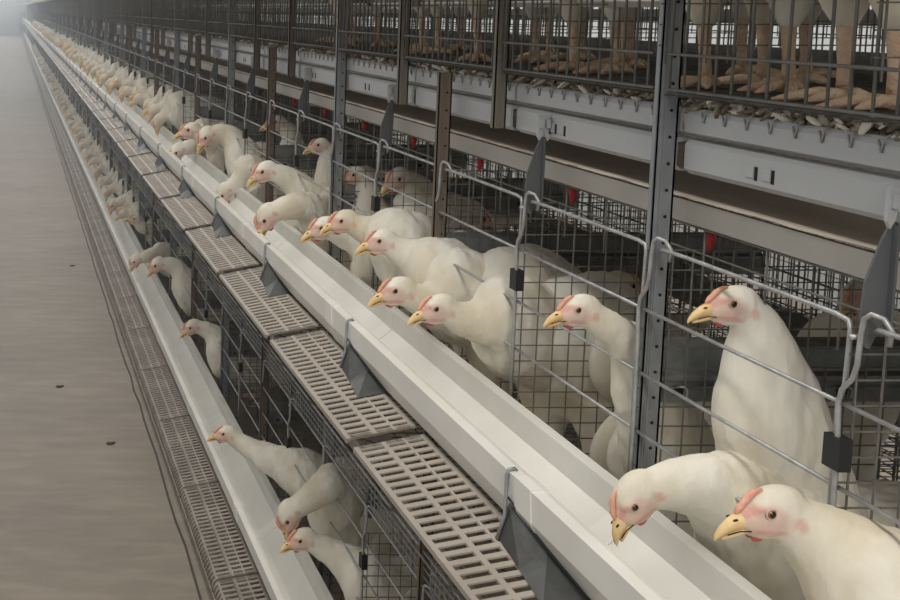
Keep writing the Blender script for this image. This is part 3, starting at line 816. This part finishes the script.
# upper tier, nearest first: (eye px, plane), yaw (towards camera +), pitch, chest offset, tail offset
B('white chicken in the bottom right corner with level head, orange beak and wide amber eye', 771, 514, 575, 4, -12, 700, -.03, 515, 970, -.02, 570, voxel=.0035, scale=1.14, neck_k=1.8, nb=(.07, .10), body_r=.13)
B('white chicken bowing its head so the beak points down into the trough, bottom right', 634, 507, 562, 4, -58, 735, .03, 535, 980, .08, 590, voxel=.0035, scale=1.14, neck_k=1.6, nb=(.09, .14), body_r=.125, cup=.45)
B('tall white chicken standing upright behind the wires with raised head and orange comb, right', 733, 304, 660, 4, -6, 722, .01, 530, 960, .06, 600, voxel=.0035, scale=1.06, neck_k=1.15, alert=.9, nb=(.05, .14), body_r=.12)
B('white chicken with red face leaning out left of the big steel upright', 578, 310, 595, 5, -10, 722, .03, 600, 960, .06, 650, scale=.99, neck_k=.95, nb=(.12, .20), alert=.9)
B('white chicken over the trough, nearer of the centre pair left of a clip', 436, 309, 560, 6, -14, 660, .02, 430, 930, .12, 500, scale=1.13, neck_k=1.45, nb=(.09, .08))
B('white chicken directly behind the centre trough bird, pink face and pale beak', 395, 291, 560, 6, -14, 660, .03, 425, 930, .1, 500, scale=1.2, neck_k=1.4, nb=(.09, .08))
B('white chicken with long slanted neck at the left of the brown post', 379, 241, 565, 6, -12, 655, -.02, 440, 930, .06, 500, scale=1.1, neck_k=1.5, nb=(.09, .12))
B('white chicken with arched thick neck above the front pair, pink face', 341, 221, 562, 6, -16, 655, -.05, 430, 930, .0, 500, scale=1.13, neck_k=1.5, nb=(.09, .13))
B('white chicken peering out lowest and leftmost of its pair', 321, 228, 565, 6, -18, 655, .0, 460, 930, .05, 520, scale=1.2, neck_k=1.2, nb=(.09, .09))
B('white chicken standing inside the cage with open bright orange beak', 353, 175, 690, 12, -18, 730, .02, 520, 980, .08, 560, scale=1.0, neck_k=1.1, alert=.7, nb=(.05, .12))
B('white chicken upright inside the cage left of a steel upright', 318, 145, 680, 10, -12, 730, .02, 520, 980, .08, 560, scale=1.0, neck_k=1.1, alert=.7, nb=(.05, .12))
B('white chicken with round head and thick neck leaning over the far trough', 262, 172, 565, 6, -28, 685, .0, 540, 930, .05, 580, scale=1.3, neck_k=1.5, nb=(.12, .12))
B('white chicken with face buried down in the trough beside the thick-necked one', 264, 221, 535, 4, -66, 690, .08, 500, 900, .12, 560, scale=1.35, neck_k=1.3, nb=(.10, .10), cup=.4)
B('white chicken seen in the shade inside the cage near the black clip', 243, 150, 690, 10, -10, 740, .0, 480, 980, .06, 540, scale=1.35, neck_k=1.2, alert=.4)
B('white chicken inside the cage peeping beside a hanger blade, half hidden', 275, 122, 720, 10, -10, 760, .0, 480, 990, .06, 540, scale=1.25, neck_k=1.2, alert=.5)
B('white chicken with hunched back and head hidden low beside the trough', 222, 196, 575, 4, -70, 650, .02, 490, 900, .10, 560, scale=1.3, neck_k=1.6)
B('white chicken with beak pointing down between two orange-faced birds', 205, 138, 560, 20, -52, 675, -.03, 490, 930, .0, 560, scale=1.4, neck_k=1.35)
B('white chicken with level orange beak at the head of its cluster', 188, 130, 555, 6, -14, 675, .05, 510, 930, .1, 560, scale=1.5, neck_k=1.2)
B('white chicken bending to the feed lowest of the orange-faced cluster', 176, 153, 545, 10, -55, 655, .15, 450, 930, .2, 500, scale=1.4, neck_k=1.2)
# birds standing wholly inside the upper cages
def inside(label, hx, hyn, hh, bx, byn, bh, tx, tyn, th, yaw=0, pitch=-20, floor_z=FL2, **kw):
    return make_bird(P(hx, hyn, hh), yaw, pitch, tailf=abs(yaw) < 90, chest=P(bx, byn, bh), tail=P(tx, tyn, th), floor_z=floor_z, voxel=.006, parent_label=(label, '', None), **kw)
inside('white chicken with big rounded body behind the square mesh, centre', 900, 1.42, 400, 860, 1.36, 470, 690, 1.30, 450, yaw=180, body_r=.125, scale=1.2)
inside('white chicken with broad back lying low left of the black clip, centre', 900, 1.60, 400, 840, 1.50, 450, 665, 1.42, 440, yaw=175, body_r=.115, scale=1.2)
inside('white chicken lying behind the tall one at the right edge', 1100, .84, 440, 1010, .82, 560, 790, .84, 600, yaw=180, body_r=.12, scale=1.2)
inside('white chicken lying low behind mesh right of the big upright', 990, 1.20, 470, 930, 1.18, 560, 715, 1.12, 540, yaw=170, body_r=.12)
inside('tan-lit chicken deep inside the cage at the right edge', 1010, 1.16, 340, 1030, 1.2, 480, 1100, 1.36, 560, yaw=30, scale=1.1, neck_k=1.4, alert=.4)
inside('white chicken deep in the cage right of the brown post, red comb', 750, 1.92, 330, 800, 1.95, 430, 960, 2.0, 470, yaw=30, scale=1.3, neck_k=1.3, alert=.4)
inside('white chicken resting right of the second steel upright, body behind mesh', 900, 1.88, 400, 850, 1.86, 450, 690, 1.80, 440, yaw=180, body_r=.115)
inside('white chicken sitting inside the cage between the brown post and the upright bird', 900, 2.3, 400, 850, 2.25, 450, 690, 2.2, 440, yaw=180, body_r=.115)
# lower tier
K1 = dict(floor_z=FL1)
B('white chicken resting its head over the lower trough at the bottom of the picture', 300, 541, 560, 8, -16, 680, -.05, 1115, 930, .0, 1150, scale=1.25, neck_k=1.45, nb=(.12, .08), **K1)
B('white chicken drooping its neck so its face dips into the lower trough', 287, 522, 545, 4, -78, 660, .10, 1060, 930, .15, 1120, scale=1.4, neck_k=1.35, nb=(.14, .12), **K1)
B('white chicken stretching a long neck straight across the lower trough', 223, 434, 505, 4, -8, 690, -.12, 1085, 930, -.12, 1130, scale=1.15, neck_k=1.4, nb=(.12, .06), **K1)
B('white chicken poking only its head over the empty middle of the lower trough', 190, 328, 560, 10, -30, 660, .0, 1110, 930, .05, 1140, scale=1.3, neck_k=1.25, **K1)
B('white chicken the nearer of two heads together at the lower trough', 155, 266, 540, 8, -40, 660, .0, 1090, 930, .05, 1140, scale=1.5, neck_k=1.4, **K1)
B('white chicken the farther of two heads together at the lower trough', 134, 262, 515, 8, -55, 660, .1, 1090, 930, .1, 1140, scale=1.4, neck_k=1.3, **K1)
B('white chicken peering up alone beside the lower wires', 134, 219, 590, 8, 10, 680, .05, 1090, 930, .1, 1140, scale=1.4, neck_k=1.1, **K1)
B('white chicken nearest of the crowded far heads on the lower trough', 112, 206, 540, 8, -60, 660, .0, 1080, 930, .05, 1140, scale=1.5, neck_k=1.4, **K1)
inside('white chicken behind the lower mesh with orange beak showing at the bottom edge', 700, 1.52, 1085, 760, 1.55, 1120, 940, 1.6, 1140, yaw=10, pitch=-30, floor_z=FL1, scale=1.3)
inside('white chicken with pale body behind the lower wires left of the black clip', 900, 2.1, 1050, 850, 2.05, 1110, 690, 2.0, 1100, yaw=180, floor_z=FL1, body_r=.115)

# crowded far birds: one mesh each, copied
protos = []
for j, (yaw, pitch, hx, hh, ch, al, r_) in enumerate(((5, -30, 565, 400, 430, .4, .1), (12, -65, 560, 450, 425, .1, .105), (-8, -15, 600, 375, 430, .7, .1), (20, -75, 570, 455, 410, 0, .11), (0, -55, 565, 435, 430, .2, .1))):
    b_ = make_bird(P(hx, 5, hh), yaw, pitch, chest=P(655, 5.0, ch), tail=P(915, 5.03, ch + 60), floor_z=FL2, voxel=.008, scale=1.35, neck_k=1.4, body_r=r_, parts=False, comb=.4, tailf=False, alert=al, origin=P(740, 5, 725))
    protos.append(b_)
rb = random.Random(11)
placed = {}
def far_bird(k, yn, dz, dx, group, label):
    j = rb.randrange(5)
    if j not in placed: o = protos[j]; placed[j] = 1
    else: o = protos[j].copy(); C.objects.link(o)
    o.location = P(740 + dx, yn, 725) + Vector((0, 0, dz)); o.rotation_euler = (0, 0, R(rb.uniform(-14, 14)))
    tag(o, label, 'chicken', group)
yn = 3.95; k = 0
while k < 135:
    lab = '%s of the crowded chickens feeding along the far upper trough' % ORD[k] if k < 8 else 'far white chicken in the dense crowd along the upper trough'
    far_bird(k, yn, rb.uniform(-.02, .02), rb.uniform(-10, 25), 'far chickens on the upper trough', lab)
    yn += rb.uniform(.09, .17) + (0.09 if rb.random() < .12 else 0) + (yn > 12)*.08; k += 1
yn = 5.15; k = 0
dz1 = P(0, 0, 725 + T).z - P(0, 0, 725).z
while k < 95:
    lab = '%s of the chickens lined up along the far lower trough' % ORD[k] if k < 8 else 'far white chicken in the line along the lower trough'
    far_bird(k, yn, dz1 + rb.uniform(-.02, .015), rb.uniform(-5, 25), 'far chickens on the lower trough', lab)
    yn += rb.uniform(.12, .26) + (yn > 12)*.1; k += 1

# top tier birds: only shanks and feet come into view
def top_bird(label, xu, yn, yaw, sc=1.0):
    d = Vector((-math.cos(R(yaw)), -math.sin(R(yaw)), 0)); c = P(xu, yn, -105)
    return make_bird(c + d*.24 + Vector((0, 0, .26)), yaw, -5, chest=c + d*.13, tail=c - d*.15 - Vector((0,0,.02)), floor_z=FL3, voxel=.008, parent_label=(label, '', None), body_r=.10)
tops = [(725, .86, -10), (905, .92, 160), (1000, 1.0, 20), (740, 1.02, 30), (830, 1.09, -60), (930, 1.22, 200), (745, 1.3, 10), (860, 1.42, -30), (760, 1.55, 60), (900, 1.65, 10), (760, 1.85, 0), (850, 2.0, 45), (760, 2.2, 90), (800, 2.45, 10)]
for i, (x, y, a) in enumerate(tops):
    if i in (3, 6, 12): pass
    top_bird('%s from the right of the shanks seen through the top grille' % (['first', 'second', 'third', 'fourth', 'fifth', 'sixth', 'seventh', 'eighth', 'ninth', 'tenth', 'eleventh', 'twelfth', 'thirteenth', 'fourteenth'][i]), x, y, a)
